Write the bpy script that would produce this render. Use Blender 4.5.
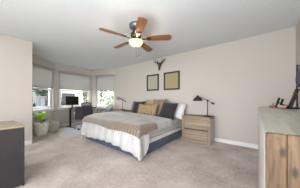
import bpy, bmesh, math, random
from mathutils import Vector, Matrix, noise
random.seed(7)
PI = math.pi
R = math.radians
scn = bpy.context.scene
for o in list(bpy.data.objects): bpy.data.objects.remove(o)
COL = scn.collection

# ------------------------------------------------------------ camera / world / exposure
cd = bpy.data.cameras.new('camera'); cam = bpy.data.objects.new('camera', cd); COL.objects.link(cam)
cam.location = (0, 0, 1.06); cam.rotation_euler = (R(90), 0, R(37.8))
cd.sensor_width = 36; cd.lens = 36*129/300; cd.shift_y = 5.5/300; cd.clip_start = .02
scn.camera = cam
scn.view_settings.view_transform = 'Standard'; scn.view_settings.look = 'None'
scn.view_settings.gamma = 1; scn.view_settings.use_curve_mapping = False
scn.view_settings.exposure = 0.25
try:
    scn.cycles.use_denoising = True; scn.cycles.diffuse_bounces = 6; scn.cycles.max_bounces = 12
    scn.cycles.sample_clamp_indirect = 6
except Exception: pass
w = bpy.data.worlds.new('overcast sky'); scn.world = w; w.use_nodes = True
bg = w.node_tree.nodes['Background']; bg.inputs[0].default_value = (.93, .96, 1, 1); bg.inputs[1].default_value = 5.2

def portal(name, loc, direction, sx, sy):
    ld = bpy.data.lights.new(name, 'AREA'); ld.shape = 'RECTANGLE'; ld.size = sx; ld.size_y = sy
    ld.cycles.is_portal = True
    o = bpy.data.objects.new(name, ld); COL.objects.link(o); o.location = loc
    o.rotation_euler = Vector(direction).to_track_quat('-Z', 'Z').to_euler()
    return o

def area(name, loc, direction, sx, sy, power, col):
    ld = bpy.data.lights.new(name, 'AREA'); ld.shape = 'RECTANGLE'; ld.size = sx; ld.size_y = sy; ld.energy = power; ld.color = col
    o = bpy.data.objects.new(name, ld); COL.objects.link(o); o.location = loc
    o.rotation_euler = Vector(direction).to_track_quat('-Z', 'Z').to_euler(); return o
# added fill lamp, unseen, shining in through the opened rear wall
area('rear_fill', (.6, -8.5, .9), (-.22, 1, .05), 9, 4, 430, (.93, .96, 1))
# area lamps added above the bay windows, out of view, to supplement the sky
for n_, (wx, wy), (dx_, dy_) in (('left', (-5.36, 1.12), (-.741, -.672)), ('middle', (-5.86, 2.38), (-1, 0)), ('right', (-5.26, 3.36), (-.405, .914))):
    area('bay_fill_'+n_, (wx+dx_*2.2, wy+dy_*2.2, 3.3), (-dx_, -dy_, -1.0), 2.2, 1.6, 150, (.96, .98, 1))
# added fill lamp by the right wall, out of view, brightening the bay
area('side_fill', (.6, -1.3, 1.35), (-1, .62, -.06), 1.1, 1.2, 20, (.96, .98, 1)).data.spread = R(100)
# fill lamp added behind the camera, aimed up to brighten the ceiling
area('ceiling_fill', (-.25, -.95, .8), (.05, .45, 1), 1.6, 1.2, 96, (.90, .95, 1))

# ------------------------------------------------------------ materials
def lin(c):
    return tuple(((x/255)/12.92 if x/255 <= .04045 else ((x/255+.055)/1.055)**2.4) for x in c) + (1,)
def new_mat(name):
    m = bpy.data.materials.new(name); m.use_nodes = True
    nt = m.node_tree; return m, nt, nt.nodes['Principled BSDF']
def N(nt, t, **kw):
    n = nt.nodes.new(t)
    for k, v in kw.items():
        if hasattr(n, k): setattr(n, k, v)
        else: n.inputs[k.replace('_', ' ')].default_value = v
    return n
def ramp(nt, fac, stops):
    r = nt.nodes.new('ShaderNodeValToRGB'); e = r.color_ramp.elements
    while len(e) < len(stops): e.new(.5)
    for i, (p, c) in enumerate(stops): e[i].position = p; e[i].color = lin(c)
    nt.links.new(fac, r.inputs[0]); return r.outputs[0]
def coords(nt, scale=(1, 1, 1), rot=(0, 0, 0)):
    tc = nt.nodes.new('ShaderNodeTexCoord'); mp = nt.nodes.new('ShaderNodeMapping')
    mp.inputs['Scale'].default_value = scale; mp.inputs['Rotation'].default_value = rot
    nt.links.new(tc.outputs['Object'], mp.inputs[0]); return mp.outputs[0]
def bump(nt, b, h, strength, dist):
    n = nt.nodes.new('ShaderNodeBump'); n.inputs['Strength'].default_value = strength; n.inputs['Distance'].default_value = dist
    nt.links.new(h, n.inputs['Height']); nt.links.new(n.outputs[0], b.inputs['Normal'])

def plain(name, c, rough=.6, metal=0, var=.04, scale=30, bmp=0, spec=.5):
    m, nt, b = new_mat(name)
    v = coords(nt); n = N(nt, 'ShaderNodeTexNoise', Scale=scale, Detail=4.0); nt.links.new(v, n.inputs['Vector'])
    lo = tuple(max(0, x*(1-var)) for x in c); hi = tuple(min(255, x*(1+var)) for x in c)
    nt.links.new(ramp(nt, n.outputs[0], [(.3, lo), (.7, hi)]), b.inputs['Base Color'])
    b.inputs['Roughness'].default_value = rough; b.inputs['Metallic'].default_value = metal
    b.inputs['Specular IOR Level'].default_value = spec
    if bmp: bump(nt, b, n.outputs[0], bmp, .003)
    return m

def wood(name, tones, axis='X', freq=9, rough=.5, knots=False, along=.35, spec=.5):
    m, nt, b = new_mat(name)
    s = {'X': (along, freq, freq), 'Y': (freq, along, freq), 'Z': (freq, freq, along)}[axis]
    v = coords(nt, s)
    n = N(nt, 'ShaderNodeTexNoise', Scale=2.2, Detail=7.0, Roughness=.62, Distortion=.6); nt.links.new(v, n.inputs['Vector'])
    k = len(tones)
    col = ramp(nt, n.outputs[0], [(.28+.44*i/(k-1), t) for i, t in enumerate(tones)])
    if knots:
        s2 = {'X': (2.2, 6, 6), 'Y': (6, 2.2, 6), 'Z': (30, .01, 14)}[axis]
        vo = N(nt, 'ShaderNodeTexVoronoi', Scale=1.0, voronoi_dimensions='2D')
        sx_ = nt.nodes.new('ShaderNodeSeparateXYZ'); cx_ = nt.nodes.new('ShaderNodeCombineXYZ'); nt.links.new(coords(nt, s2), sx_.inputs[0])
        nt.links.new(sx_.outputs[0], cx_.inputs[0]); nt.links.new(sx_.outputs[2], cx_.inputs[1]); nt.links.new(cx_.outputs[0], vo.inputs['Vector'])
        kr = nt.nodes.new('ShaderNodeValToRGB'); kr.color_ramp.elements[0].position = .08; kr.color_ramp.elements[0].color = (1, 1, 1, 1)
        kr.color_ramp.elements[1].position = .24; kr.color_ramp.elements[1].color = (0, 0, 0, 1)
        nt.links.new(vo.outputs['Distance'], kr.inputs[0])
        mx = nt.nodes.new('ShaderNodeMixRGB'); mx.inputs[2].default_value = lin((26, 17, 11))
        mu = N(nt, 'ShaderNodeMath', operation='MULTIPLY'); mu.inputs[1].default_value = .75
        nt.links.new(kr.outputs[0], mu.inputs[0]); nt.links.new(mu.outputs[0], mx.inputs[0]); nt.links.new(col, mx.inputs[1]); col = mx.outputs[0]
    nt.links.new(col, b.inputs['Base Color'])
    b.inputs['Roughness'].default_value = rough; b.inputs['Specular IOR Level'].default_value = spec
    bump(nt, b, n.outputs[0], .25, .002)
    return m

def fabric(name, c, c2=None, scale=160, rough=.9, bmp=.35, sheen=.2):
    m, nt, b = new_mat(name); c2 = c2 or tuple(x*.86 for x in c)
    n = N(nt, 'ShaderNodeTexNoise', Scale=scale, Detail=3.0); v = coords(nt); nt.links.new(v, n.inputs['Vector'])
    n2 = N(nt, 'ShaderNodeTexNoise', Scale=7.0, Detail=3.0); nt.links.new(v, n2.inputs['Vector'])
    ad = N(nt, 'ShaderNodeMath', operation='ADD'); nt.links.new(n.outputs[0], ad.inputs[0]); nt.links.new(n2.outputs[0], ad.inputs[1])
    h = N(nt, 'ShaderNodeMath', operation='MULTIPLY'); h.inputs[1].default_value = .5; nt.links.new(ad.outputs[0], h.inputs[0])
    nt.links.new(ramp(nt, h.outputs[0], [(.35, c2), (.62, c)]), b.inputs['Base Color'])
    b.inputs['Roughness'].default_value = rough; b.inputs['Sheen Weight'].default_value = sheen
    bump(nt, b, n2.outputs[0], bmp, .02)
    return m

M = {}
M['wall'] = plain('wall_paint', (192, 184, 177), .75, var=.012, scale=60, bmp=.08, spec=.2)
M['ceil'] = plain('ceiling_paint', (214, 217, 221), .9, var=.015, scale=45, bmp=.25, spec=.1)
M['trim'] = plain('white_trim_paint', (226, 224, 222), .4, var=.01)
M['vinyl'] = plain('white_vinyl', (232, 233, 235), .35, var=.01)
M['black'] = plain('black_metal', (26, 25, 26), .42, var=.1)
M['blackplastic'] = plain('black_plastic', (22, 22, 25), .5, var=.08)
M['bronze'] = plain('dark_bronze', (62, 56, 52), .4, .6, var=.1)
M['nickel'] = plain('pewter_metal', (120, 122, 126), .35, .7, var=.05)
M['charcoal'] = plain('charcoal_lacquer', (48, 45, 47), .5, var=.05, scale=8)
M['white'] = plain('white_ceramic', (232, 230, 222), .45, var=.05, scale=12)
M['silver'] = plain('silver_metal', (190, 192, 196), .3, .8, var=.03)
M['skull'] = plain('dark_cast_resin', (58, 53, 50), .55, var=.25, scale=40, bmp=.3)
M['soil'] = plain('potting_soil', (52, 40, 32), .95, var=.3, scale=80, bmp=.6)
M['red'] = plain('dusty_red_ceramic', (150, 88, 80), .5, var=.12)
M['fan_wood'] = wood('fan_blade_wood', [(108, 68, 44), (138, 90, 58), (158, 110, 74)], 'X', 10, .35)
M['drift'] = wood('weathered_wood', [(108, 92, 76), (142, 124, 104), (166, 148, 128)], 'X', 8, .55, knots=False)
M['drift_light'] = wood('greywashed_wood', [(176, 170, 162), (198, 192, 184), (208, 204, 198)], 'Z', 7, .5)
M['end'] = wood('knotty_wood_vertical', [(52, 38, 26), (78, 60, 43), (100, 80, 60)], 'Z', 30, .6, knots=True, along=4, spec=.2)
M['top'] = wood('dresser_top_wood', [(120, 120, 108), (152, 150, 138), (172, 169, 157)], 'Y', 24, .28, along=1.5)
M['dfront'] = wood('drawer_front_wood', [(164, 158, 152), (184, 179, 174), (198, 194, 190)], 'Y', 7, .35)
M['oak'] = wood('light_oak_top', [(132, 116, 98), (156, 138, 118), (176, 158, 140)], 'Y', 9, .45)
M['deskwood'] = wood('desk_top_wood', [(88, 74, 64), (112, 96, 84), (130, 114, 100)], 'Y', 9, .45)
M['duvet'] = fabric('white_duvet_cotton', (195, 194, 192), (176, 175, 175), 90, .9, .5)
M['mattress'] = fabric('grey_mattress_knit', (198, 195, 192), (176, 173, 170), 120, .9, .25)
M['boxspring'] = fabric('white_box_spring', (222, 220, 216), (206, 204, 200), 150, .9, .15)
M['navyskirt'] = fabric('navy_skirt', (72, 82, 106), (58, 66, 88), 120, .9, .3)
M['navy'] = fabric('navy_pillow', (44, 41, 48), (32, 30, 37), 120, .9, .35)
M['slate'] = fabric('slate_pillow', (112, 114, 130), (92, 94, 110), 120, .9, .35)
M['brown'] = fabric('brown_pillow', (150, 126, 106), (128, 106, 88), 120, .9, .4)
M['tan'] = fabric('tan_pillow', (176, 152, 124), (154, 130, 104), 120, .9, .4)
M['whitepillow'] = fabric('white_pillow', (228, 227, 228), (214, 214, 217), 120, .9, .4)
M['chairgrey'] = fabric('pale_grey_upholstery', (178, 176, 176), (156, 154, 155), 140)
M['chairdark'] = fabric('dark_plum_mesh', (60, 50, 54), (44, 37, 41), 140)
M['basket'] = fabric('pale_woven_basket', (196, 190, 178), (164, 158, 148), 70, .9, .6)
M['greyknit'] = fabric('grey_knit_blanket', (140, 138, 138), (112, 110, 112), 90, .95, .6)
M['navybag'] = fabric('navy_nylon', (36, 38, 54), (24, 26, 38), 120, .7, .4)

# carpet
m, nt, b = new_mat('beige_carpet'); M['carpet'] = m
v = coords(nt)
n1 = N(nt, 'ShaderNodeTexNoise', Scale=190.0, Detail=2.0); n2 = N(nt, 'ShaderNodeTexNoise', Scale=22.0, Detail=5.0, Roughness=.75); n3 = N(nt, 'ShaderNodeTexNoise', Scale=2.4, Detail=2.0)
for n in (n1, n2, n3): nt.links.new(v, n.inputs['Vector'])
a1 = N(nt, 'ShaderNodeMath', operation='ADD'); a2 = N(nt, 'ShaderNodeMath', operation='ADD'); a3 = N(nt, 'ShaderNodeMath', operation='MULTIPLY'); a3.inputs[1].default_value = 1/3
nt.links.new(n1.outputs[0], a1.inputs[0]); nt.links.new(n2.outputs[0], a1.inputs[1]); nt.links.new(a1.outputs[0], a2.inputs[0]); nt.links.new(n3.outputs[0], a2.inputs[1]); nt.links.new(a2.outputs[0], a3.inputs[0])
nt.links.new(ramp(nt, a3.outputs[0], [(.38, (152, 135, 126)), (.5, (196, 180, 171)), (.62, (222, 209, 201))]), b.inputs['Base Color'])
b.inputs['Roughness'].default_value = 1; b.inputs['Specular IOR Level'].default_value = .05; b.inputs['Sheen Weight'].default_value = .3
bump(nt, b, a2.outputs[0], .8, .012)

# throw: quilted diagonal ridges in taupe
m, nt, b = new_mat('taupe_quilted_throw'); M['throw'] = m
wv = N(nt, 'ShaderNodeTexWave', Scale=7.0, Distortion=2.5, Detail=2.0); nt.links.new(coords(nt, (1, 1, 1), (0, 0, R(52))), wv.inputs['Vector'])
nz = N(nt, 'ShaderNodeTexNoise', Scale=60.0); nt.links.new(coords(nt), nz.inputs['Vector'])
ad = N(nt, 'ShaderNodeMath', operation='ADD'); nt.links.new(wv.outputs['Fac'], ad.inputs[0]); nt.links.new(nz.outputs[0], ad.inputs[1])
hf = N(nt, 'ShaderNodeMath', operation='MULTIPLY'); hf.inputs[1].default_value = .5; nt.links.new(ad.outputs[0], hf.inputs[0])
nt.links.new(ramp(nt, hf.outputs[0], [(.25, (92, 76, 63)), (.75, (138, 121, 108))]), b.inputs['Base Color'])
b.inputs['Roughness'].default_value = .6; b.inputs['Sheen Weight'].default_value = .6
bump(nt, b, hf.outputs[0], .5, .012)

# patterned lumbar pillow
m, nt, b = new_mat('gold_patterned_pillow'); M['gold'] = m
vo = N(nt, 'ShaderNodeTexVoronoi', Scale=13.0, distance='MANHATTAN'); nt.links.new(coords(nt, (1, 1, .7)), vo.inputs['Vector'])
nt.links.new(ramp(nt, vo.outputs['Distance'], [(.18, (74, 58, 40)), (.36, (144, 121, 90)), (.7, (160, 136, 102))]), b.inputs['Base Color'])
b.inputs['Roughness'].default_value = .8

# cellular shade
m, nt, b = new_mat('grey_cellular_shade'); M['shade'] = m
wv = N(nt, 'ShaderNodeTexWave', Scale=9.0, bands_direction='Z'); nt.links.new(coords(nt), wv.inputs['Vector'])
nt.links.new(ramp(nt, wv.outputs['Fac'], [(.2, (170, 169, 168)), (.8, (180, 179, 178))]), b.inputs['Base Color'])
b.inputs['Roughness'].default_value = .9
tl = N(nt, 'ShaderNodeBsdfTranslucent'); tl.inputs[0].default_value = lin((205, 202, 198)); mx = N(nt, 'ShaderNodeMixShader'); mx.inputs[0].default_value = .35
nt.links.new(b.outputs[0], mx.inputs[1]); nt.links.new(tl.outputs[0], mx.inputs[2]); nt.links.new(mx.outputs[0], nt.nodes['Material Output'].inputs[0])
# glass
m, nt, b = new_mat('window_glass'); M['glass'] = m
tr = N(nt, 'ShaderNodeBsdfTransparent'); gl = N(nt, 'ShaderNodeBsdfGlossy', Roughness=.02); mx = N(nt, 'ShaderNodeMixShader'); mx.inputs[0].default_value = .06
nt.links.new(tr.outputs[0], mx.inputs[1]); nt.links.new(gl.outputs[0], mx.inputs[2]); nt.links.new(mx.outputs[0], nt.nodes['Material Output'].inputs[0])
# chair mat
m, nt, b = new_mat('clear_vinyl_mat'); M['mat'] = m
b.inputs['Base Color'].default_value = lin((222, 229, 238)); b.inputs['Roughness'].default_value = .12; b.inputs['Alpha'].default_value = .75
# monitor screen, leaves
M['screen'] = plain('dark_screen_glass', (20, 21, 24), .12, var=.05)
M['lime'] = plain('lime_leaf', (190, 236, 40), .45, var=.08, scale=20)
nt = M['lime'].node_tree; tl = N(nt, 'ShaderNodeBsdfTranslucent'); tl.inputs[0].default_value = lin((200, 240, 60)); mx = N(nt, 'ShaderNodeMixShader'); mx.inputs[0].default_value = .4
nt.links.new(nt.nodes['Principled BSDF'].outputs[0], mx.inputs[1]); nt.links.new(tl.outputs[0], mx.inputs[2]); nt.links.new(mx.outputs[0], nt.nodes['Material Output'].inputs[0])
M['leaf'] = plain('dark_green_leaf', (52, 92, 48), .45, var=.2, scale=20)
def emit(name, c, s):
    m, nt, b = new_mat(name); b.inputs['Base Color'].default_value = lin(c); b.inputs['Emission Color'].default_value = lin(c); b.inputs['Emission Strength'].default_value = s
    b.inputs['Roughness'].default_value = .4
    return m
M['bowl'] = emit('lit_amber_glass', (255, 218, 158), 1.35)
# pictures
m, nt, b = new_mat('grey_striped_print'); M['art1'] = m
wv = N(nt, 'ShaderNodeTexWave', Scale=9.0, bands_direction='X', Distortion=.3); nt.links.new(coords(nt), wv.inputs['Vector'])
nt.links.new(ramp(nt, wv.outputs['Fac'], [(.2, (150, 146, 132)), (.8, (178, 172, 156))]), b.inputs['Base Color']); b.inputs['Roughness'].default_value = .7
m, nt, b = new_mat('tan_motif_print'); M['art2'] = m
v = coords(nt, (24, 1, 24), (0, R(45), 0))
ck = N(nt, 'ShaderNodeTexVoronoi', Scale=1.0, Randomness=.0); nt.links.new(v, ck.inputs['Vector'])
nt.links.new(ramp(nt, ck.outputs['Distance'], [(.18, (122, 104, 76)), (.40, (170, 152, 118)), (.8, (184, 167, 134))]), b.inputs['Base Color']); b.inputs['Roughness'].default_value = .7
# exterior
M['lawn'] = plain('lawn_ground', (112, 122, 92), .95, var=.2, scale=3)
M['siding'] = wood('pale_siding', [(214, 200, 192), (224, 212, 204), (230, 220, 214)], 'X', 3, .8)
M['roof'] = plain('roof_shingle', (110, 104, 102), .9, var=.15, scale=15)
M['bark'] = plain('bark', (82, 68, 56), .95, var=.25, scale=20, bmp=.5)
M['foliage'] = plain('foliage_green', (70, 92, 50), .7, var=.35, scale=6)
M['foliage2'] = plain('foliage_yellow_green', (100, 120, 54), .7, var=.3, scale=6)
M['foliage3'] = plain('foliage_dark', (44, 60, 42), .7, var=.3, scale=6)
M['greyhouse'] = plain('grey_shed_paint', (98, 104, 112), .8, var=.05)

# ------------------------------------------------------------ mesh helpers
def nb(): return bmesh.new()
def box(bm, x0, x1, y0, y1, z0, z1, mtx=None):
    vs = [bm.verts.new((x, y, z)) for z in (z0, z1) for y in (y0, y1) for x in (x0, x1)]
    for f in ((0, 2, 3, 1), (4, 5, 7, 6), (0, 1, 5, 4), (2, 6, 7, 3), (0, 4, 6, 2), (1, 3, 7, 5)):
        bm.faces.new([vs[i] for i in f])
    if mtx is not None: bmesh.ops.transform(bm, matrix=mtx, verts=vs)
    return vs
def lathe(bm, prof, c=(0, 0, 0), n=24, mtx=None):
    rings = []; allv = []
    for r, z in prof:
        if r < 1e-5: ring = [bm.verts.new((c[0], c[1], c[2]+z))]
        else: ring = [bm.verts.new((c[0]+r*math.cos(2*PI*i/n), c[1]+r*math.sin(2*PI*i/n), c[2]+z)) for i in range(n)]
        rings.append(ring); allv += ring
    for a, b_ in zip(rings, rings[1:]):
        for i in range(n):
            j = (i+1) % n
            if len(a) == 1 and len(b_) == 1: continue
            if len(a) == 1: bm.faces.new((a[0], b_[j], b_[i]))
            elif len(b_) == 1: bm.faces.new((a[i], a[j], b_[0]))
            else: bm.faces.new((a[i], a[j], b_[j], b_[i]))
    if mtx is not None: bmesh.ops.transform(bm, matrix=mtx, verts=allv)
    return allv
def tube(bm, pts, rad, n=10):
    pts = [Vector(p) for p in pts]
    if not isinstance(rad, (list, tuple)): rad = [rad]*len(pts)
    rings = []; ref = None
    for i, p in enumerate(pts):
        t = (pts[min(i+1, len(pts)-1)]-pts[max(i-1, 0)]).normalized()
        if ref is None: ref = t.orthogonal().normalized()
        a = (ref-t*ref.dot(t)).normalized(); ref = a; b_ = t.cross(a)
        rings.append([bm.verts.new(p+(a*math.cos(2*PI*k/n)+b_*math.sin(2*PI*k/n))*rad[i]) for k in range(n)])
    for r0, r1 in zip(rings, rings[1:]):
        for k in range(n): bm.faces.new((r0[k], r0[(k+1) % n], r1[(k+1) % n], r1[k]))
    bm.faces.new(rings[0][::-1]); bm.faces.new(rings[-1])
def grid(bm, nu, nv, f):
    g = [[bm.verts.new(f(i/nu, j/nv)) for j in range(nv+1)] for i in range(nu+1)]
    for i in range(nu):
        for j in range(nv): bm.faces.new((g[i][j], g[i+1][j], g[i+1][j+1], g[i][j+1]))
def link(name, bm, mat, parent=None, smooth=False, bev=0, solid=0, subd=0, loc=None, rot=None):
    bmesh.ops.recalc_face_normals(bm, faces=bm.faces)
    me = bpy.data.meshes.new(name); bm.to_mesh(me); bm.free()
    if isinstance(mat, (list, tuple)):
        for x in mat: me.materials.append(M[x])
    else: me.materials.append(M[mat])
    if smooth:
        for p in me.polygons: p.use_smooth = True
    o = bpy.data.objects.new(name, me); COL.objects.link(o)
    if parent: o.parent = parent
    if loc: o.location = loc
    if rot: o.rotation_euler = rot
    if solid:
        md = o.modifiers.new('Solidify', 'SOLIDIFY'); md.thickness = solid; md.offset = 1
    if subd:
        md = o.modifiers.new('Subsurf', 'SUBSURF'); md.levels = subd; md.render_levels = subd
    if bev:
        md = o.modifiers.new('Bevel', 'BEVEL'); md.width = bev; md.segments = 2; md.limit_method = 'ANGLE'
    return o
def tag(o, label, cat, group=None, kind=None):
    o['label'] = label; o['category'] = cat
    if group: o['group'] = group
    if kind: o['kind'] = kind
    return o
def thing(name, label, cat, loc=(0, 0, 0), rz=0, group=None):
    o = bpy.data.objects.new(name, None); o.empty_display_size = .1; COL.objects.link(o)
    o.location = loc; o.rotation_euler = (0, 0, rz); return tag(o, label, cat, group)
def struct(name, bm, mat, parent=None, **k):
    o = link(name, bm, mat, parent, **k)
    if parent is None: o['kind'] = 'structure'
    return o
def copy_tree(o, parent=None):
    c = o.copy(); COL.objects.link(c)
    if parent: c.parent = parent
    for ch in list(o.children): copy_tree(ch, c)
    return c

# ------------------------------------------------------------ setting
YB, XR, XL, YR, CE = 3.6, .68, -4.13, -2.3, 2.44
P0, P1, P2, P3 = Vector((-4.9, .60)), Vector((-5.87, 1.67)), Vector((-5.85, 3.1)), Vector((-4.72, 3.6))
bm = nb(); 
foot = [(XR, YR), (XR, YB), (P3.x, YB), (P2.x, P2.y), (P1.x, P1.y), (P0.x, P0.y), (XL, .60), (XL, YR)]
def slab(pts, z0, z1):
    bm = nb(); lo = [bm.verts.new((x, y, z0)) for x, y in pts]; hi = [bm.verts.new((x, y, z1)) for x, y in pts]
    bm.faces.new(lo[::-1]); bm.faces.new(hi); n = len(pts)
    for i in range(n): bm.faces.new((lo[i], lo[(i+1) % n], hi[(i+1) % n], hi[i]))
    return bm
struct('floor', slab(foot, -.1, 0), 'carpet')
big = [(XR+.15, YR-.15), (XR+.15, YB+.15), (P3.x-.05, YB+.15), (P2.x-.12, P2.y+.1), (P1.x-.15, P1.y-.05), (P0.x-.15, P0.y-.14), (XL-.12, .45), (XL-.15, YR-.15)]
struct('ceiling', slab(big, CE, CE+.12), 'ceil')
bm = nb(); box(bm, P3.x, XR+.12, YB, YB+.12, 0, CE); struct('wall_back', bm, 'wall')
bm = nb(); box(bm, XR, XR+.12, YR, YB, 0, CE); struct('wall_right', bm, 'wall')
bm = nb(); box(bm, XL-.14, XL, YR, .72, 0, CE); struct('wall_left', bm, 'wall', bev=.008)
bm = nb(); box(bm, P0.x-.05, XL-.14, .48, .60, 0, CE); struct('wall_alcove', bm, 'wall')
bm = nb()   # unseen rear wall, its wide opening added to let light in
box(bm, XL, XR, YR-.12, YR, 2.25, CE); box(bm, XL, XL+.25, YR-.12, YR, 0, 2.25); box(bm, XR-.25, XR, YR-.12, YR, 0, 2.25)
struct('wall_rear', bm, 'wall')
portal('rear_portal', ((XL+XR)/2, YR-.02, 1.12), (0, 1, 0), XR-XL-.5, 2.25)

def frame_mtx(A, B):
    d = (B-A).normalized(); n = Vector((d.y, -d.x))       # n points into the room
    m = Matrix.Identity(4); m.col[0][:3] = (d.x, d.y, 0); m.col[1][:3] = (-n.x, -n.y, 0); m.col[2][:3] = (0, 0, 1); m.col[3][:3] = (A.x, A.y, 0)
    return m, (B-A).length
# local axes of a bay panel: x along it, +y outwards, z up
bay = [('bay_left', P1, P0, None), ]
def bay_panel(side, A, B, d0, d1, idx, z0=.74, z1=2.18):
    m, L = frame_mtx(A, B)
    T = .16
    bm = nb()
    box(bm, 0, L, 0, T, 0, z0); box(bm, 0, L, 0, T, z1, CE)
    box(bm, 0, d0, 0, T, z0, z1); box(bm, d1, L, 0, T, z0, z1)
    wl = struct('wall_bay_'+side, bm, 'wall'); wl.matrix_world = m
    # window
    W = bpy.data.objects.new('window_%d' % idx, None); COL.objects.link(W); W['kind'] = 'structure'; W.matrix_world = m
    fr = nb(); e = .002; f = .05; a0, a1, b0, b1 = d0+e, d1-e, z0+e, z1-e
    box(fr, a0, a0+f, .06, .14, b0, b1); box(fr, a1-f, a1, .06, .14, b0, b1); box(fr, a0+f, a1-f, .06, .14, b0, b0+f); box(fr, a0+f, a1-f, .06, .14, b1-f, b1)
    link('window_frame', fr, 'vinyl', W, bev=.004)
    zm = 1.45
    sash = nb(); g = .035; x0, x1 = a0+f, a1-f
    box(sash, x0, x0+g, .075, .11, b0+f, zm); box(sash, x1-g, x1, .075, .11, b0+f, zm); box(sash, x0+g, x1-g, .075, .11, b0+f, b0+f+g); box(sash, x0+g, x1-g, .07, .115, zm-.05, zm)
    s = link('sash', sash, 'vinyl', W, bev=.003)
    p = nb(); box(p, x0+g, x1-g, .09, .096, b0+f+g, zm-.05); link('pane', p, 'glass', s)
    p = nb(); box(p, x0, x1, .118, .124, zm, b1-f); link('pane', p, 'glass', W)
    sl = nb(); box(sl, d0-.05, d1+.05, -.045, .058, z0-.03, z0+.001); link('window_sill', sl, 'trim', W, bev=.006)
    ap = nb(); box(ap, d0-.03, d1+.03, -.014, -.001, z0-.09, z0-.031); link('apron', ap, 'trim', W, bev=.003)
    c = m @ Vector(((d0+d1)/2, .15, (z0+z1)/2)); portal('window_portal', c, m.col[1].xyz*-1, d1-d0, z1-z0)
    return m, d0, d1, z0, z1
Lp = []
Lp.append(bay_panel('left', P0, P1, .36, 1.335, 1))
Lp.append(bay_panel('middle', P1, P2, .13, 1.375, 2))
Lp.append(bay_panel('right', P2, P3, .22, 1.165, 3))
# baseboards
def baseboard(name, A, B, h=.09, t=.014):
    m, L = frame_mtx(Vector(A), Vector(B)); bm = nb(); box(bm, .012, L-.012, -t, -.0005, .0, h)
    o = struct(name, bm, 'trim', bev=.004); o.matrix_world = m
baseboard('baseboard_back', (P3.x, YB), (XR, YB)); baseboard('baseboard_left', (XL, YR), (XL, .72))
baseboard('baseboard_bay_left', P0, P1); baseboard('baseboard_bay_middle', P1, P2); baseboard('baseboard_bay_right', P2, P3)
baseboard('baseboard_right', (XR, YB), (XR, YR))

# shades: each hangs inside its window
def shade(label, A):
    m, d0, d1, z0, z1 = A
    W = d1-d0-.012; zb = 1.47; H = z1-zb
    t = thing('cellular_shade', label, 'window shade', group='grey shades in the bay windows')
    t.matrix_world = m @ Matrix.Translation((d0+.006, .028, zb))
    b = nb(); box(b, 0, W, -.02, .02, H-.045, H-.002); link('headrail', b, 'shade', t, bev=.004)
    b = nb(); n = 18; hh = (H-.045-.022)/n
    pr = []
    for i in range(n): pr += [(-.008, .022+i*hh), (-.016, .022+(i+.5)*hh)]
    pr.append((-.008, .022+n*hh))
    back = [(-y, z) for y, z in pr][::-1]
    loop = pr+back
    L_ = [b.verts.new((.002, y, z)) for y, z in loop]; R_ = [b.verts.new((W-.002, y, z)) for y, z in loop]; k = len(loop)
    for i in range(k): b.faces.new((L_[i], L_[(i+1) % k], R_[(i+1) % k], R_[i]))
    b.faces.new(L_[::-1]); b.faces.new(R_)
    link('pleated_fabric', b, 'shade', t)
    b = nb(); box(b, 0, W, -.017, .017, 0, .021); link('bottom_rail', b, 'nickel', t, bev=.003)
shade('grey cellular shade half lowered in the left window above the potted plant', Lp[0])
shade('grey cellular shade half lowered in the middle window above the desk', Lp[1])
shade('grey cellular shade half lowered in the right window beside the bed wall', Lp[2])

# ------------------------------------------------------------ bed
BX0, BX1, BY0, BY1 = -3.52, -1.56, 1.70, 3.56
bed = thing('bed', 'king bed with navy base and grey mattress against the back wall', 'bed', ((BX0+BX1)/2, (BY0+BY1)/2, 0))
hx, hy = (BX1-BX0)/2, (BY1-BY0)/2
b = nb(); n = 60
def skirt_ring(z, amp):
    pts = []
    per = [(-hx, -hy), (hx, -hy), (hx, hy), (-hx, hy)]
    for k in range(4):
        a, c = Vector(per[k]), Vector(per[(k+1) % 4]); d = (c-a).normalized(); nn = Vector((d.y, -d.x))
        for i in range(n):
            p = a.lerp(c, i/n)+nn*amp*(.5+.5*math.sin(i*1.3+k)); pts.append((p.x, p.y, z))
    return pts
rings = [[b.verts.new(p) for p in skirt_ring(z, a)] for z, a in ((.012, .010), (.10, .006), (.185, .0))]
for r0, r1 in zip(rings, rings[1:]):
    for i in range(len(r0)): b.faces.new((r0[i], r0[(i+1) % len(r0)], r1[(i+1) % len(r0)], r1[i]))
b.faces.new(rings[-1]); b.faces.new(rings[0][::-1])
link('bed_skirt', b, 'navyskirt', bed)
b = nb(); box(b, -hx, hx, -hy, hy, .186, .285); link('box_spring', b, 'boxspring', bed, bev=.02)
b = nb(); box(b, -hx, hx, -hy, hy, .286, .52); mt = link('mattress', b, 'mattress', bed, bev=.035)
for z in (.305, .502):
    b = nb(); r = .035
    pts = [(-hx+r, -hy), (hx-r, -hy), (hx, -hy+r), (hx, hy-r), (hx-r, hy), (-hx+r, hy), (-hx, hy-r), (-hx, -hy+r), (-hx+r, -hy)]
    tube(b, [(x, y, z) for x, y in pts], .006, 6); link('piping', b, 'boxspring', mt, smooth=True)
for y in (-hy+.12, hy-.12):
    for x in (-hx+.12, hx-.12):
        b = nb(); lathe(b, [(0, 0), (.03, 0), (.03, .012), (0, .012)], (x, y, 0), 12); link('foot', b, 'black', bed)

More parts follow.
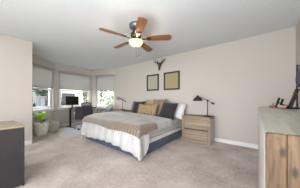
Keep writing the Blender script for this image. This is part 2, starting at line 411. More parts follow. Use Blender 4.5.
def sstep(a, c, x):
    t = min(1, max(0, (x-a)/(c-a))); return t*t*(3-2*t)
def drape(over_l, over_r, over_f, y_end, ztop, nu, nv, puff, seed, fold=.012, off=0, yfun=None):
    """cloth over the mattress; overs give hanging lengths. u across, v from foot hem to y_end"""
    b = nb(); CX0, CX1, CY0 = BX0-.024, BX1+.024, BY0-.026; W = CX1-CX0
    rr = .05
    def bend(s, L):     # s>0 distance past the edge: returns (outward, drop)
        if s <= 0: return 0, 0
        arc = rr*PI/2
        if s < arc: a = s/rr; return rr*math.sin(a), rr*(1-math.cos(a))
        return rr+ (s-arc)*.05, rr+(s-arc)
    def f(u, v):
        # y coordinate first
        ye = y_end if yfun is None else yfun(u)
        of = over_f(u)
        yy = -of + v*(ye-(CY0+rr)+of)        # distance from the foot fold line
        ycl = CY0+rr+max(0, yy)
        ol, orr = over_l(ycl, yy), over_r(ycl, yy)
        xx = -ol + u*(W-2*rr+ol+orr)
        ox = dx = 0
        if xx < 0: ox, dx = bend(-xx, ol); px = CX0+rr-ox
        elif xx > W-2*rr: ox, dx = bend(xx-(W-2*rr), orr); px = CX1-rr+ox
        else: px = CX0+rr+xx
        oy, dy = bend(-yy, of)
        py = CY0+rr+yy if yy > 0 else CY0+rr-oy
        drop = max(dx, dy) + .25*min(dx, dy)
        z = ztop-drop
        nz = noise.noise(Vector((px*2.3+seed, py*2.3, seed)))
        nz2 = noise.noise(Vector((px*7+seed, py*7, seed+3)))
        z += .11*max(0, 1-((px+2.8)/1.15)**2)*(1-.8*sstep(2.5, 3.1, py))*sstep(BY0-.06, BY0+.35, py)
        if drop < .03: z += puff*(.6+.7*nz)+puff*.3*nz2
        k = min(1, drop/.3)
        if dy > .03: py -= fold*k*(1+math.sin(px*23+2*nz))
        if dx > .03: px += (1 if xx > 0 else -1)*fold*k*(1+math.sin(py*21+2*nz))
        if off:
            if dy > .0: py -= off*min(1, dy/.06)
            if dx > .0: px += (1 if xx > 0 else -1)*off*min(1, dx/.06)
        return (px, py, max(z, .022))
    grid(b, nu, nv, f); return b
duvet = link('duvet', drape(lambda y, yy: .42, lambda y, yy: .155+.39*(1-sstep(1.76, 1.95, y)) , lambda u: .42+.05*u+.03*math.sin(u*9), 2.88, .545, 130, 70, .022, 1.7, .024), 'duvet', smooth=True, solid=.022)
tag(duvet, 'white duvet spread over the king bed and hanging down at its foot', 'duvet')
thr = link('throw_blanket', drape(lambda y, yy: .12, lambda y, yy: .15+.03*(1-sstep(1.8, 2.1, y)), lambda u: .12+.07*u+.015*math.sin(u*14), 0, .575, 80, 46, .022, 1.7, .006, .034, lambda u: 2.64-.48*u+.03*math.sin(u*7)), 'throw', smooth=True, solid=.010)
tag(thr, 'taupe quilted throw blanket laid across the foot of the white duvet', 'blanket')

def pillow(name, mat, label, X, Y, Z, w, h, t, lean, rz=0, roll=0, group='pillows at the head of the bed', tassel=False):
    b = nb(); nu, nv = 22, 18
    def sf(sgn):
        def f(u, v):
            a, c = 2*u-1, 2*v-1
            x = w/2*a*(1-.07*(1-c*c))*1.0; z = h/2*c*(1-.07*(1-a*a))
            th = t/2*max(0, (1-abs(a)**3.2))**.55*max(0, (1-abs(c)**3.2))**.55
            th *= 1+.12*noise.noise(Vector((x*6+X*3, z*6, Y)))
            return (x, sgn*th, z)
        return f
    grid(b, nu, nv, sf(-1)); grid(b, nu, nv, sf(1)); bmesh.ops.remove_doubles(b, verts=b.verts, dist=.0004)
    t_ = thing(name, label, 'pillow', (X, Y, Z), rz, group)
    o = link('cover', b, mat, t_, smooth=True, loc=(0, 0, h/2*.97*math.cos(lean)), rot=(lean, roll, 0))
    b = nb(); pts = []
    for k in range(41):
        s = k/40*4; i = int(min(3.999, s)); q = s-i
        a, c = [(2*q-1, -1), (1, 2*q-1), (1-2*q, 1), (-1, 1-2*q)][i]
        pts.append((w/2*a*(1-.07*(1-c*c)), 0, h/2*c*(1-.07*(1-a*a))))
    tube(b, pts, .005, 6); link('edge_seam', b, mat, o, smooth=True)
    if tassel:
        for sx in (1, -1):
            b = nb()
            for k in range(9):
                zz = -h/2*.85+k*h*.85/8; tube(b, [(sx*w/2*.97, 0, zz), (sx*(w/2+.03), -.004, zz-.008)], .006, 6)
            f = link('fringe', b, 'navy', o, smooth=True); f['label'] = 'dark fringe'
    return t_
ZP = .54
pillow('pillow', 'slate', 'slate grey pillow leaning at the far left end of the bed head', -3.23, 3.40, ZP, .60, .50, .13, R(-22))
pillow('pillow', 'whitepillow', 'white sleeping pillow at the right end of the bed by the big nightstand', -1.72, 3.36, ZP, .62, .47, .16, R(-30))
pillow('pillow', 'tan', 'tan square pillow standing behind the gold patterned lumbar pillow', -2.66, 3.42, ZP, .50, .55, .12, R(-18))
pillow('pillow', 'navy', 'dark navy pillow left of the gold patterned lumbar pillow', -3.04, 3.24, ZP, .48, .49, .12, R(-22))
pillow('pillow', 'brown', 'brown square pillow between the gold lumbar pillow and the right navy pillow', -2.21, 3.26, ZP, .52, .57, .13, R(-20))
pillow('pillow', 'navy', 'dark navy pillow tilted against the white pillow on the right', -1.80, 3.13, ZP+.012, .49, .48, .13, R(-28), R(-4), R(4))
pillow('lumbar_pillow', 'gold', 'gold patterned lumbar pillow with dark fringe in front of the others', -2.50, 3.05, ZP+.012, .78, .39, .13, R(-20), R(-2), 0, tassel=True)

# ------------------------------------------------------------ nightstands
def nightstand(label, x0, y0):
    W, D, H = .69, .40, .65
    t = thing('nightstand', label, 'nightstand', (x0+W/2, y0+D/2, 0), 0, 'weathered wood nightstands')
    hw, hd = W/2, D/2
    b = nb(); box(b, -hw, -hw+.045, -hd+.02, hd, .012, H-.046); link('side_panel', b, 'drift_light', t, bev=.004)
    b = nb(); box(b, hw-.045, hw, -hd+.02, hd, .012, H-.046); link('side_panel', b, 'drift_light', t, bev=.004)
    b = nb(); box(b, -hw+.046, hw-.046, hd-.02, hd-.002, .03, H-.05); link('back_panel', b, 'drift', t)
    b = nb()
    box(b, -hw, -hw+.06, -hd, -hd+.019, .012, H-.046); box(b, hw-.06, hw, -hd, -hd+.019, .012, H-.046)
    box(b, -hw+.06, hw-.06, -hd, -hd+.019, .012, .07); box(b, -hw+.06, hw-.06, -hd, -hd+.019, H-.075, H-.046)
    link('face_frame', b, 'drift', t, bev=.004)
    b = nb(); box(b, -hw-.004, hw+.004, -hd-.006, hd, H-.045, H); link('top', b, 'drift', t, bev=.006)
    b = nb(); box(b, -hw+.05, hw-.05, -hd+.03, hd-.03, .31, .32); link('divider', b, 'black', t)
    zz = [(.074, .315), (.335, H-.079)]
    for z0, z1 in zz:
        b = nb(); box(b, -hw+.064, hw-.064, -hd+.006, -hd+.029, z0, z1)
        d = link('drawer', b, 'drift', t, bev=.005)
        b = nb(); box(b, -hw+.07, hw-.07, -hd+.004, -hd+.012, z1+.001, z1+.016); g = link('finger_groove', b, 'black', d)
    return t
nightstand('weathered wood two drawer nightstand right of the bed', -1.40, 3.15)
nightstand('weathered wood nightstand left of the bed by the right bay window', -4.42, 3.15)

# ------------------------------------------------------------ task lamps
def desk_lamp(label, loc, rz, hs=1, sm='bronze'):
    t = thing('table_lamp', label, 'lamp', loc, rz, 'task lamps on the nightstands')
    b = nb(); lathe(b, [(0, 0), (.095, 0), (.1, .006), (.095, .022), (.03, .03), (0, .03)], n=28); link('base', b, 'black', t, smooth=True, bev=.002)
    b = nb(); tube(b, [(0, 0, .028), (0, 0, .385*hs)], .009); lathe(b, [(0, -.02), (.018, -.018), (.018, .018), (0, .02)], (0, 0, .385*hs), 12); link('post', b, 'black', t, smooth=True)
    P = Vector((0, 0, .385*hs)); E = Vector((-.215, 0, .385*hs+.105)); G = Vector((.125, 0, .385*hs-.075))
    b = nb(); tube(b, [E, P+Vector((0, -.014, 0)), G], .007); arm = link('arm', b, 'bronze', t, smooth=True)
    b = nb(); d = (G-P).normalized(); tube(b, [G-d*.045, G+d*.02], .02, 12); link('counterweight', b, 'bronze', arm, smooth=True)
    S = E+Vector((-.01, 0, -.015))
    b = nb(); prof = [(.012, .035), (.03, .03), (.036, .0), (.075, -.022), (.105, -.06), (.118, -.10), (.113, -.10), (.1, -.06), (.07, -.028), (.03, -.01), (.0, -.006)]
    lathe(b, [(0, .035)]+prof, S, 28); sh = link('lamp_shade', b, sm, t, smooth=True)
    b = nb(); lathe(b, [(0, -.012), (.07, -.033), (.098, -.064), (.108, -.097), (.1065, -.097), (.096, -.066), (.068, -.036), (0, -.016)], S, 28); l = link('shade_lining', b, 'white', sh, smooth=True); l['label'] = 'white inside of the shade'
    b = nb(); lathe(b, [(0, -.035), (.02, -.04), (.03, -.07), (.02, -.092), (0, -.098)], S, 14); link('bulb', b, 'white', sh, smooth=True)
    return t
desk_lamp('dark metal task lamp with dome shade on the nightstand right of the bed', (-.80, 3.27, .651), R(8))
desk_lamp('small task lamp with pale grey dome shade on the nightstand left of the bed', (-3.98, 3.36, .651), R(20), 1.05, 'silver')

# ------------------------------------------------------------ wall decor
def picture(label, art, x0, x1, z0, z1, grp=None):
    t = thing('framed_picture', label, 'picture', ((x0+x1)/2, YB-.001, z0))
    hw, H = (x1-x0)/2, z1-z0; f = .045
    b = nb(); box(b, -hw, -hw+f, -.03, 0, 0, H); box(b, hw-f, hw, -.03, 0, 0, H); box(b, -hw+f, hw-f, -.03, 0, 0, f); box(b, -hw+f, hw-f, -.03, 0, H-f, H)
    link('frame', b, 'black', t, bev=.004)
    b = nb(); box(b, -hw+f, hw-f, -.014, -.004, f, H-f); link('print', b, art, t)
    if art == 'art2':
        b = nb()
        for k in range(3): box(b, -hw+f+.02, hw-f-.02, -.0155, -.0142, H-f-.05-k*.035, H-f-.044-k*.035)
        link('printed_line', b, 'tan', t)
    return t
picture('black framed grey striped print on the back wall, smaller and left of the mount', 'art1', -2.92, -2.41, 1.365, 1.92)
picture('black framed tan motif print on the back wall, right of the skull mount', 'art2', -2.21, -1.66, 1.36, 1.925)
t = thing('deer_skull_mount', 'dark antlered deer skull mount on the wall above the two framed prints', 'wall mount', (-2.34, YB-.002, 2.0))
b = nb()
secs = [(0.0, .022, .02, -.10), (.04, .03, .026, -.095), (.10, .036, .034, -.08), (.16, .05, .045, -.065), (.21, .062, .05, -.055), (.25, .055, .045, -.05), (.28, .03, .03, -.048)]
rg = []
for z, rx, ry, yc in secs: rg.append([b.verts.new((rx*math.cos(2*PI*k/16), yc+ry*math.sin(2*PI*k/16), z)) for k in range(16)])
for r0, r1 in zip(rg, rg[1:]):
    for k in range(16): b.faces.new((r0[k], r0[(k+1) % 16], r1[(k+1) % 16], r1[k]))
b.faces.new(rg[0][::-1]); b.faces.new(rg[-1])
link('skull', b, 'skull', t, smooth=True, subd=1)
b = nb(); tube(b, [(0, -.04, .2), (0, 0, .2)], .03); link('wall_bracket', b, 'skull', t)
for s in (-1, 1):
    b = nb(); tube(b, [(s*.03, -.06, .25), (s*.08, -.055, .275), (s*.15, -.06, .29), (s*.21, -.075, .325), (s*.24, -.09, .37)], [.02, .018, .015, .011, .005], 8)
    tube(b, [(s*.09, -.057, .288), (s*.085, -.08, .34), (s*.08, -.09, .37)], [.013, .009, .004], 8); tube(b, [(s*.15, -.062, .315), (s*.15, -.09, .36), (s*.145, -.10, .385)], [.012, .008, .004], 8)
    link('antler', b, 'skull', t, smooth=True)
    b = nb(); tube(b, [(s*.055, -.06, .235), (s*.09, -.06, .245), (s*.125, -.065, .235)], [.012, .02, .004], 8); link('ear', b, 'skull', t, smooth=True)

# ------------------------------------------------------------ ceiling fan
FX, FY = -1.67, 1.73
fan = thing('ceiling_fan', 'five blade wooden ceiling fan with a lit amber glass bowl', 'ceiling fan', (FX, FY, CE))
b = nb(); lathe(b, [(0, -.001), (.125, -.001), (.128, -.012), (.12, -.055), (.09, -.075), (0, -.078)], n=32); link('canopy', b, 'nickel', fan, smooth=True)
b = nb(); lathe(b, [(0, -.079), (.05, -.08), (.06, -.13), (.095, -.16), (.10, -.21), (.085, -.24), (0, -.242)], n=32); link('motor_housing', b, 'bronze', fan, smooth=True)
b = nb(); lathe(b, [(0, -.244), (.07, -.245), (.075, -.265), (.10, -.285), (.10, -.30), (0, -.301)], n=32); link('light_fitter', b, 'bronze', fan, smooth=True)
b = nb(); lathe(b, [(.112, -.302), (.125, -.306), (.122, -.33), (.10, -.365), (.06, -.39), (.015, -.402), (0, -.402), (0, -.395), (.055, -.383), (.092, -.36), (.112, -.33), (.115, -.31)], n=36); link('light_bowl', b, 'bowl', fan, smooth=True)
b = nb(); lathe(b, [(0, -.402), (.014, -.404), (.012, -.415), (.006, -.43), (0, -.432)], n=14); link('finial', b, 'bronze', fan, smooth=True)
for ang in (32, -37, -109, 178, 103):
    b = nb(); n = 14; up = []; 
    prof = [(.20, .050), (.26, .058), (.36, .064), (.48, .070), (.58, .073), (.62, .068), (.645, .045), (.65, .0)]
    pts = [(x, y) for x, y in prof]+[(x, -y) for x, y in prof[-2::-1]]
    lo = [b.verts.new((x, y, -.004)) for x, y in pts]; hi = [b.verts.new((x, y, .004)) for x, y in pts]
    b.faces.new(lo[::-1]); b.faces.new(hi)
    for i in range(len(pts)): b.faces.new((lo[i], lo[(i+1) % len(pts)], hi[(i+1) % len(pts)], hi[i]))
    q = Matrix.Rotation(R(ang), 4, 'Z') @ Matrix.Translation((0, 0, -.262)) @ Matrix.Rotation(R(-12), 4, 'X')
    bl = link('blade', b, 'fan_wood', fan); bl.matrix_local = q
    b = nb(); box(b, .105, .235, -.014, .014, -.014, -.0045); box(b, .205, .275, -.038, .038, -.0095, -.0045)
    lathe(b, [(0, -.013), (.01, -.012), (.01, -.0095), (0, -.0095)], (.25, .02, 0), 10); lathe(b, [(0, -.013), (.01, -.012), (.01, -.0095), (0, -.0095)], (.25, -.02, 0), 10)
    link('blade_iron', b, 'bronze', bl, bev=.002)
for dx in (.04, -.03):
    b = nb(); tube(b, [(dx, .03, -.30), (dx, .035, -.55)], .002, 6); lathe(b, [(0, -.58), (.007, -.575), (.007, -.555), (0, -.55)], (dx, .035, 0), 8); link('pull_chain', b, 'nickel', fan)
ld = bpy.data.lights.new('fan_bulb', 'POINT'); ld.energy = 55; ld.color = (1, .86, .68); ld.shadow_soft_size = .05
lo_ = bpy.data.objects.new('fan_bulb', ld); COL.objects.link(lo_); lo_.parent = fan; lo_.location = (0, 0, -.335)

# ------------------------------------------------------------ right-hand dresser
DX0, DX1, DY0, DY1, DH = .055, .630, .44, 2.05, .975
d = thing('dresser', 'long knotty wood dresser along the right wall in the foreground', 'dresser', ((DX0+DX1)/2, (DY0+DY1)/2, 0), R(-1.7))
hx, hy = (DX1-DX0)/2, (DY1-DY0)/2
b = nb(); box(b, -hx-.001, hx, -hy+.012, hy-.012, DH-.008, DH+.0005); link('top', b, 'top', d, bev=.002)
for s in (-1, 1):
    y0, y1 = (-hy, -hy+.012) if s < 0 else (hy-.012, hy)
    b = nb(); box(b, -hx+.04, hx-.04, y0+(.0015 if s < 0 else 0), y1-(0 if s < 0 else .0015), .05, DH)
    e = link('end_panel', b, 'end', d, bev=.002)
    b = nb(); box(b, -hx, -hx+.04, y0, y1, 0, DH); link('stile', b, 'end', e, bev=.004)
    b = nb(); box(b, hx-.04, hx, y0, y1, 0, DH); link('stile', b, 'end', e, bev=.004)
b = nb(); box(b, -hx+.02, hx-.02, -hy+.031, hy-.031, .06, .08); box(b, hx-.02, hx-.005, -hy+.031, hy-.031, .06, DH-.04); link('carcass', b, 'drift', d)
b = nb(); box(b, -hx+.004, -hx+.03, -hy+.031, hy-.031, .0, .059); link('plinth', b, 'dfront', d)
cols = [(-hy+.036, -.004), (.004, hy-.036)]; rows = [(.065, .355), (.363, .655), (.663, .958)]
for y0, y1 in cols:
    for z0, z1 in rows:
        b = nb(); box(b, -hx, -hx+.022, y0, y1, z0, z1); dr = link('drawer', b, 'dfront', d, bev=.003)
        ym = (y0+y1)/2; zm = (z0+z1)/2
        b = nb(); box(b, -hx+.003, -hx+.02, y0+.01, y1-.01, z1+.0005, z1+.006); link('finger_groove', b, 'black', dr)

# things on the dresser
ZT = DH+.0011
t = thing('trinket', 'small dusty red bell shaped ornament on the dresser, leftmost of the small items', 'ornament', (.19, 1.86, ZT))
b = nb(); lathe(b, [(0, 0), (.03, 0), (.034, .01), (.024, .022), (.012, .026), (0, .026)], n=20); link('body', b, 'red', t, smooth=True)
b = nb(); tube(b, [(0, 0, .025), (.0, 0, .05)], [.006, .003], 8); link('stem', b, 'nickel', t, smooth=True)
t = thing('easel_stand', 'small black folding stand of two slanted bars beside the red ornament', 'stand', (.222, 1.83, ZT), R(35))
for x in (-.018, .018):
    b = nb(); box(b, x-.008, x+.008, -.006, .006, 0, .098, Matrix.Translation((0, 0, .004)) @ Matrix.Rotation(R(20), 4, 'Y')); link('bar', b, 'black', t, bev=.002)
b = nb(); box(b, -.022, .05, -.012, .012, 0, .006); link('foot_rail', b, 'black', t, bev=.001)
b = nb(); box(b, .008, .045, -.004, .004, .045, .056); link('cross_bar', b, 'black', t, bev=.001)
t = thing('wooden_bowl', 'small tan turned bowl on the dresser right of the black folding stand', 'bowl', (.232, 1.68, ZT))
b = nb(); lathe(b, [(0, 0), (.018, 0), (.03, .012), (.034, .03), (.031, .03), (.026, .014), (0, .006)], n=22); link('body', b, 'tan', t, smooth=True)
t = thing('display_stand', 'black metal slanted stand at the far right of the dresser top', 'stand', (.356, 1.75, ZT), R(37.8))
b = nb(); box(b, -.118, .13, -.05, .05, 0, .014); link('base', b, 'black', t, bev=.004)
b = nb(); tube(b, [(-.125, .03, .032), (-.10, .03, .022), (-.06, .03, .02)], [.010, .013, .010], 8); link('toe', b, 'black', t, smooth=True)
for x, tx in ((-.09, -.022), (.09, .03)):
    b = nb(); box(b, -.013, .013, -.009, .009, 0, math.hypot(tx-x, .165), Matrix.Translation((x, 0, .013)) @ Matrix.Rotation(math.atan2(tx-x, .165), 4, 'Y')); link('leg', b, 'bronze', t, bev=.002)
b = nb(); tube(b, [(.03, .05, .01), (.03, .05, .41)], .007); tube(b, [(.03, .05, .40), (.012, -.006, .40)], .006); box(b, -.035, .04, -.012, .012, .165, .178); link('post', b, 'black', t)
b = nb()
def bag(u, v):
    a = u*2*PI; prof = [.0, .036, .042, .042, .038, .026, .012]
    k = v*6; i = int(min(5, k)); r = prof[i]*(1-(k-i))+prof[i+1]*(k-i)
    return (r*math.cos(a)*1.0, r*.62*math.sin(a)*(1+.1*math.sin(3*a)), .0+v*.20)
grid(b, 24, 18, bag); bmesh.ops.remove_doubles(b, verts=b.verts, dist=.0003)
t = thing('pouch', 'dark navy fabric pouch hanging on the black slanted stand', 'bag')
t.location = (.356+.012*math.cos(R(37.8)), 1.75+.012*math.sin(R(37.8)), ZT+.178)
link('body', b, 'navybag', t, smooth=True, rot=(0, 0, R(37.8)))
b = nb(); tube(b, [(-.02, 0, .195), (-.014, 0, .21), (.0, 0, .216), (.014, 0, .21), (.02, 0, .195)], .004, 6); link('strap', b, 'navybag', t, smooth=True)

# ------------------------------------------------------------ left-hand charcoal cabinet
t = thing('cabinet', 'charcoal cabinet with a light oak top in the left foreground', 'cabinet', (-2.2, .31, 0), R(2))
D_, L_, H_ = .68, 1.35, .74
b = nb(); box(b, -D_, 0, -L_, 0, H_-.022, H_); link('top', b, 'oak', t, bev=.004)
b = nb(); box(b, -.02, -.004, -L_+.02, -.02, .02, H_-.023); link('back_panel', b, 'charcoal', t)
for y0 in (-.019, -L_):
    b = nb(); box(b, -D_+.004, -.003, y0, y0+.019, 0, H_-.023); link('side_panel', b, 'charcoal', t, bev=.002)
b = nb(); box(b, -D_+.03, -.021, -L_+.02, -.02, .03, .05); link('floor_panel', b, 'charcoal', t)
for k in range(2):
    y0 = -L_+.022+k*(L_/2-.02); b = nb(); box(b, -D_+.004, -D_+.022, y0, y0+L_/2-.025, .05, H_-.026); dd = link('door', b, 'charcoal', t, bev=.002)
    b = nb(); lathe(b, [(0, 0), (.008, 0), (.014, .012), (0, .02)], (0, 0, 0), 12, Matrix.Translation((-D_+.004, y0+(L_/2-.08 if k == 0 else .05), .45)) @ Matrix.Rotation(R(-90), 4, 'Y')); link('knob', b, 'silver', dd)

# ------------------------------------------------------------ bay corner: plant, basket
t = thing('potted_plant', 'broad leaved lime green plant in a white pot under the left window', 'plant', (-4.94, 1.06, 0))
b = nb(); lathe(b, [(0, 0), (.13, 0), (.145, .02), (.165, .18), (.175, .355), (.168, .365), (.155, .355), (.15, .31), (0, .31)], n=32); link('pot', b, 'white', t, smooth=True)
b = nb(); lathe(b, [(0, .312), (.149, .312), (0, .335)], n=24); link('soil', b, 'soil', t)
def leaf(ang, out, h, L, W, mat, droop, p):
    b = nb(); base = Vector((math.cos(ang)*out, math.sin(ang)*out, h)); dr = Vector((math.cos(ang), math.sin(ang), 0)); sd = Vector((-dr.y, dr.x, 0))
    def f(u, v):
        w_ = W*math.sin(PI*min(1, .04+u*.96))**.7*(1-.25*u)
        q = base+dr*(L*u*math.cos(droop*u))+Vector((0, 0, L*u*math.sin(PI/3*(1-u*droop))))
        return q+sd*((v-.5)*w_)+Vector((0, 0, abs(v-.5)*w_*.3))
    grid(b, 10, 4, f); tube(b, [(0, 0, .32), tuple(base*.6+Vector((0, 0, .16))), tuple(base)], .005, 6)
    link('leaf', b, mat, p, smooth=True, solid=.0015)
for k, (a, o_, h, L, W, mt_) in enumerate([(-30, .04, .50, .26, .20, 'lime'), (60, .05, .54, .20, .18, 'lime'), (200, .05, .52, .22, .19, 'lime'), (300, .06, .46, .24, .21, 'lime'), (255, .04, .58, .22, .19, 'lime'), (120, .03, .62, .16, .16, 'lime'), (330, .02, .60, .18, .17, 'lime'),
        (140, .05, .42, .20, .13, 'leaf'), (225, .13, .45, .19, .12, 'leaf'), (20, .11, .40, .19, .12, 'leaf')]):
    leaf(R(a), o_, h, L, W, mt_, .7+.1*(k % 3), t)
t = thing('basket', 'pale woven basket on the floor right of the potted plant', 'basket', (-5.22, 1.42, 0))
b = nb(); lathe(b, [(0, 0), (.15, 0), (.165, .02), (.18, .16), (.175, .29), (.168, .302), (.16, .29), (.162, .16), (.15, .03), (0, .02)], n=32); link('body', b, 'basket', t, smooth=True)
for s in (0, PI):
    b = nb(); pts = [(.175*math.cos(s+a), .175*math.sin(s+a), .29+.05*math.cos(a/.35*PI/2)) for a in (-.35, -.2, 0, .2, .35)]; tube(b, pts, .009, 8); link('handle', b, 'basket', t, smooth=True)
b = nb(); lathe(b, [(0, .0), (.12, .0), (.155, .05), (.15, .12), (.13, .18), (.08, .22), (0, .235)], n=28)
for vv in b.verts: vv.co.z += .02*noise.noise(vv.co*14)*min(1, vv.co.z/.1)
o = link('blanket', b, 'greyknit', smooth=True); o.location = (-5.22, 1.42, .12); tag(o, 'grey knitted blanket bundled inside the pale woven basket', 'blanket')

# ------------------------------------------------------------ desk and what stands on it
t = thing('desk', 'dark framed desk standing in front of the middle bay window', 'desk', (-5.50, 2.48, 0))
hd, hl = .27, .54
b = nb(); box(b, -hd, hd, -hl, hl, .722, .75); link('desktop', b, 'deskwood', t, bev=.004)
for y in (-hl+.09, hl-.05):
    b = nb(); box(b, .02, .09, y-.025, y+.025, .03, .721); lg = link('leg', b, 'black', t, bev=.003)
    b = nb(); box(b, -hd+.03, hd-.02, y-.025, y+.025, .0, .029); link('foot_rail', b, 'black', lg, bev=.003)
    b = nb(); box(b, -hd+.05, .019, y-.02, y+.02, .69, .721); link('bracket', b, 'black', lg, bev=.002); b = nb(); box(b, .091, hd-.05, y-.02, y+.02, .69, .721); link('bracket', b, 'black', lg, bev=.002)
b = nb(); box(b, -hd+.07, hd-.07, hl-.42, hl-.10, .42, .715); dc = link('drawer_box', b, 'drift_light', t, bev=.004)
for k in range(2):
    b = nb(); box(b, hd-.069, hd-.055, hl-.415, hl-.105, .43+k*.145, .565+k*.145); dr = link('drawer', b, 'drift_light', dc, bev=.002)
    b = nb(); lathe(b, [(0, 0), (.008, 0), (.012, .014), (0, .018)], (0, 0, 0), 10, Matrix.Translation((hd-.055, hl-.25, .5+k*.145)) @ Matrix.Rotation(R(90), 4, 'Y')); link('knob', b, 'black', dr)
ZD = .7506
t = thing('monitor', 'black computer monitor on the desk in front of the middle window', 'monitor', (-5.58, 2.16, ZD), R(-10))
b = nb(); box(b, -.10, .10, -.12, .12, 0, .012); link('base', b, 'blackplastic', t, bev=.004)
b = nb(); box(b, -.035, -.015, -.03, .03, .012, .28); link('neck', b, 'blackplastic', t, bev=.003)
b = nb(); box(b, -.014, .02, -.23, .23, .09, .44); sc_ = link('casing', b, 'blackplastic', t, bev=.006)
b = nb(); box(b, .0202, .022, -.218, .218, .105, .428); link('screen', b, 'screen', sc_)
t = thing('photo_frame', 'small brown picture frame standing on the desk right of the monitor', 'picture', (-5.50, 2.62, ZD), R(-15))
b = nb(); box(b, -.008, .008, -.09, .09, 0, .16, Matrix.Rotation(R(-10), 4, 'Y')); link('frame', b, 'deskwood', t, bev=.003)
b = nb(); box(b, .0085, .0105, -.07, .07, .02, .14, Matrix.Rotation(R(-10), 4, 'Y')); link('photo', b, 'tan', t)
b = nb(); box(b, -.006, .002, -.015, .015, 0, .14, Matrix.Translation((-.07, 0, .002)) @ Matrix.Rotation(R(22), 4, 'Y')); link('strut', b, 'black', t)
t = thing('keyboard', 'thin black keyboard on the desk below the monitor', 'keyboard', (-5.31, 2.22, ZD), 0)
b = nb(); box(b, -.06, .06, -.21, .21, 0, .012); link('body', b, 'blackplastic', t, bev=.003)
b = nb()
for i in range(4):
    for j in range(13): box(b, -.052+i*.026, -.030+i*.026, -.20+j*.031, -.172+j*.031, .0125, .017)
link('keys', b, 'charcoal', t)

# office chair
def office_chair():
    t = thing('office_chair', 'dark plum office chair pulled up to the desk with its back to the room', 'office chair', (-4.84, 2.25, .0035), R(70))
    # local: -y is the back of the chair side shown to the room after rotation
    b = nb(); lathe(b, [(0, .40), (.22, .41), (.25, .44), (.25, .47), (.21, .50), (0, .505)], n=28); link('seat', b, 'chairdark', t, smooth=True)
    b = nb(); tube(b, [(0, 0, .10), (0, 0, .40)], .028); link('gas_lift', b, 'black', t, smooth=True)
    for k in range(5):
        a = 2*PI*k/5+.3; e = Vector((math.cos(a), math.sin(a), 0))
        b = nb(); tube(b, [(0, 0, .12), tuple(e*.15+Vector((0, 0, .10))), tuple(e*.29+Vector((0, 0, .07)))], [.03, .022, .016], 8); lg = link('leg', b, 'silver', t, smooth=True)
        b = nb(); q = e*.29
        for s in (-.013, .013):
            lathe(b, [(0, -.009), (.028, -.008), (.028, .008), (0, .009)], (0, 0, 0), 14, Matrix.Translation((q.x, q.y, .029)) @ Matrix.Rotation(a, 4, 'Z') @ Matrix.Translation((0, s, 0)) @ Matrix.Rotation(R(90), 4, 'X'))
        link('caster', b, 'black', lg, smooth=True)
    b = nb()
    def f(u, v):
        x = (u-.5)*.54*(1-.06*v); return (x, -.25-.05*v+.10*(2*u-1)**2, .36+v*.46)
    grid(b, 14, 10, f); link('backrest', b, 'chairdark', t, smooth=True, solid=.045)
    b = nb(); tube(b, [(0, -.06, .41), (0, -.22, .40), (0, -.315, .5), (0, -.325, .7)], .018, 8); link('back_bar', b, 'black', t, smooth=True)
    b = nb(); pts = []
    for k in range(24):
        a = 2*PI*k/24; pts.append((.06+.15*math.copysign(abs(math.cos(a))**.6, math.cos(a)), -.31, .885+.06*math.copysign(abs(math.sin(a))**.6, math.sin(a))))
    tube(b, pts+[pts[0]], .018, 8); hr = link('headrest', b, 'blackplastic', t, smooth=True)
    b = nb(); box(b, -.07, .19, -.315, -.305, .84, .93); h2 = link('headrest_mesh', b, 'greyknit', hr)
    b = nb(); tube(b, [(.06, -.31, .76), (.06, -.315, .84)], .012, 8); link('headrest_post', b, 'black', hr)
    for s in (-1, 1):
        b = nb(); tube(b, [(s*.2, 0, .43), (s*.285, -.02, .45), (s*.29, -.02, .63)], .016, 8); ar = link('armrest', b, 'silver', t, smooth=True)
        b = nb(); box(b, s*.29-.035, s*.29+.035, -.13, .12, .63, .66); link('arm_pad', b, 'black', ar, bev=.008)
    return t
office_chair()
b = nb(); n = 28
pts = []
for k in range(n*4):
    a = 2*PI*k/(n*4); c_, s_ = math.cos(a), math.sin(a); pts.append((.44*math.copysign(abs(c_)**.35, c_), .62*math.copysign(abs(s_)**.35, s_)))
bm = slab(pts, 0, .003); o = link('chair_mat', bm, 'mat'); o.location = (-4.74, 2.16, .0003); tag(o, 'clear glossy chair mat on the carpet under the office chair', 'chair mat')

# upholstered armchair in front of right window
t = thing('armchair', 'pale grey round backed armchair with dark arms before the right window', 'armchair', (-4.83, 3.09, 0), R(160))
b = nb(); lathe(b, [(0, .36), (.23, .37), (.26, .40), (.26, .45), (.22, .48), (0, .485)], n=28); link('seat', b, 'chairgrey', t, smooth=True)
b = nb()
def f(u, v):
    a = R(-80)+u*R(160)-PI/2; r = .27+.05*v; hgt = .46+v*(.40*math.cos((u-.5)*2.2))
    return (r*math.cos(a), r*math.sin(a), hgt)
grid(b, 20, 8, f); link('backrest', b, 'chairgrey', t, smooth=True, solid=.05)
for s in (-1, 1):
    b = nb(); tube(b, [(s*.31, -.10, .62), (s*.335, .05, .66), (s*.31, .2, .63), (s*.27, .23, .5), (s*.24, .2, .40)], .018, 8); link('armrest', b, 'bronze', t, smooth=True)
for sx in (-1, 1):
    for sy in (-1, 1):
        b = nb(); tube(b, [(sx*.16, sy*.16, .37), (sx*.23, sy*.23, 0)], [.02, .012], 8); link('leg', b, 'bronze', t, smooth=True)

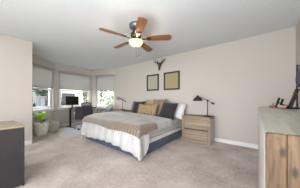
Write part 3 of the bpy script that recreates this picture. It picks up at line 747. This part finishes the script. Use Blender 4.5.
# ------------------------------------------------------------ outdoors
bm = nb(); box(bm, -40, 30, -40, 40, -.75, -.55); struct('ground', bm, 'lawn')
def house(name, label, loc, rz, W, D, H, rh, wallm, wins):
    t = thing(name, label, 'house', loc, rz)
    b = nb(); box(b, -W/2, W/2, 0, D, 0, H); link('walls', b, wallm, t)
    b = nb(); o_ = .35
    a = [b.verts.new(p) for p in ((-W/2-o_, -o_, H), (W/2+o_, -o_, H), (W/2+o_, D+o_, H), (-W/2-o_, D+o_, H), (-W/2-o_, D/2, H+rh), (W/2+o_, D/2, H+rh))]
    for q in ((0, 1, 5, 4), (2, 3, 4, 5), (0, 4, 3), (1, 2, 5), (0, 3, 2, 1)): b.faces.new([a[i] for i in q])
    link('roof', b, 'roof', t)
    for x, z, ww, hh in wins:
        b = nb(); box(b, x-ww/2-.06, x+ww/2+.06, -.05, -.001, z-.06, z+hh+.06); f_ = link('window_trim', b, 'vinyl', t)
        b = nb(); box(b, x-ww/2, x+ww/2, -.06, -.051, z, z+hh); link('pane', b, 'screen', f_)
    return t
house('house', 'pale neighbouring house seen through the middle window', (-15.5, 4.2, -.55), R(90), 9, 6, 3.2, 1.6, 'siding', [(-2.2, 1.0, 1.1, 1.3), (1.4, 1.0, 1.3, 1.3)])
t = thing('garden_cabinet', 'slim grey garden cabinet seen through the left window', 'cabinet', (-8.7, 1.90, -.55), R(100))
b = nb(); box(b, -.14, .14, 0, .4, 0, 1.72); link('walls', b, 'greyhouse', t)
b = nb(); box(b, -.17, .17, -.04, .44, 1.721, 1.79); link('roof', b, 'roof', t, bev=.01)
b = nb(); box(b, -.10, .10, -.022, -.001, .05, 1.6); dr = link('door', b, 'greyhouse', t, bev=.004)
b = nb(); box(b, .06, .08, -.05, -.023, .8, .95); link('handle', b, 'black', dr)
def tree(name, label, cat, x, y, h, r, th, mats, n, lsz, group=None):
    t = thing(name, label, cat, (x, y, -.55), 0, group)
    b = nb(); tube(b, [(0, 0, -.1), (.03, .02, th*.6), (0, 0, th+h*.25)], [.09*r+.03, .07*r+.02, .02], 8); link('trunk', b, 'bark', t, smooth=True)
    b = nb()
    for _ in range(n):
        while True:
            p = Vector((random.uniform(-1, 1), random.uniform(-1, 1), random.uniform(-1, 1)))
            if .35 < p.length < 1 + .12*noise.noise(p*3): break
        p = Vector((p.x*r, p.y*r, th+h/2+p.z*h/2))
        q = Matrix.Translation(p) @ Matrix.Rotation(random.uniform(0, 6.3), 4, 'Z') @ Matrix.Rotation(random.uniform(0, 3), 4, 'X')
        s = lsz*random.uniform(.6, 1.3)
        vs = [b.verts.new(q @ Vector(c)) for c in ((-s, 0, 0), (0, -s*.45, .1*s), (s, 0, 0), (0, s*.45, .1*s))]
        b.faces.new(vs)
    link('foliage', b, mats, t)
tree('tree', 'yellow green tree close outside the right window', 'tree', -8.6, 5.9, 2.6, 1.0, .9, 'foliage2', 1500, .11)
tree('tree', 'slim leafy green tree outside at the right edge of the middle window', 'tree', -11.4, 5.62, 2.4, .38, 1.0, 'foliage', 700, .10)
tree('hedge_shrub', 'dark green shrub left of the slim grey cabinet outside the left window', 'shrub', -10.0, 1.42, 3.6, .72, -.6, 'foliage3', 4200, .15)
tree('hedge_shrub', 'dark green shrub right of the slim grey cabinet outside the left window', 'shrub', -11.2, 2.72, 3.8, .78, -.6, 'foliage3', 4200, .15)
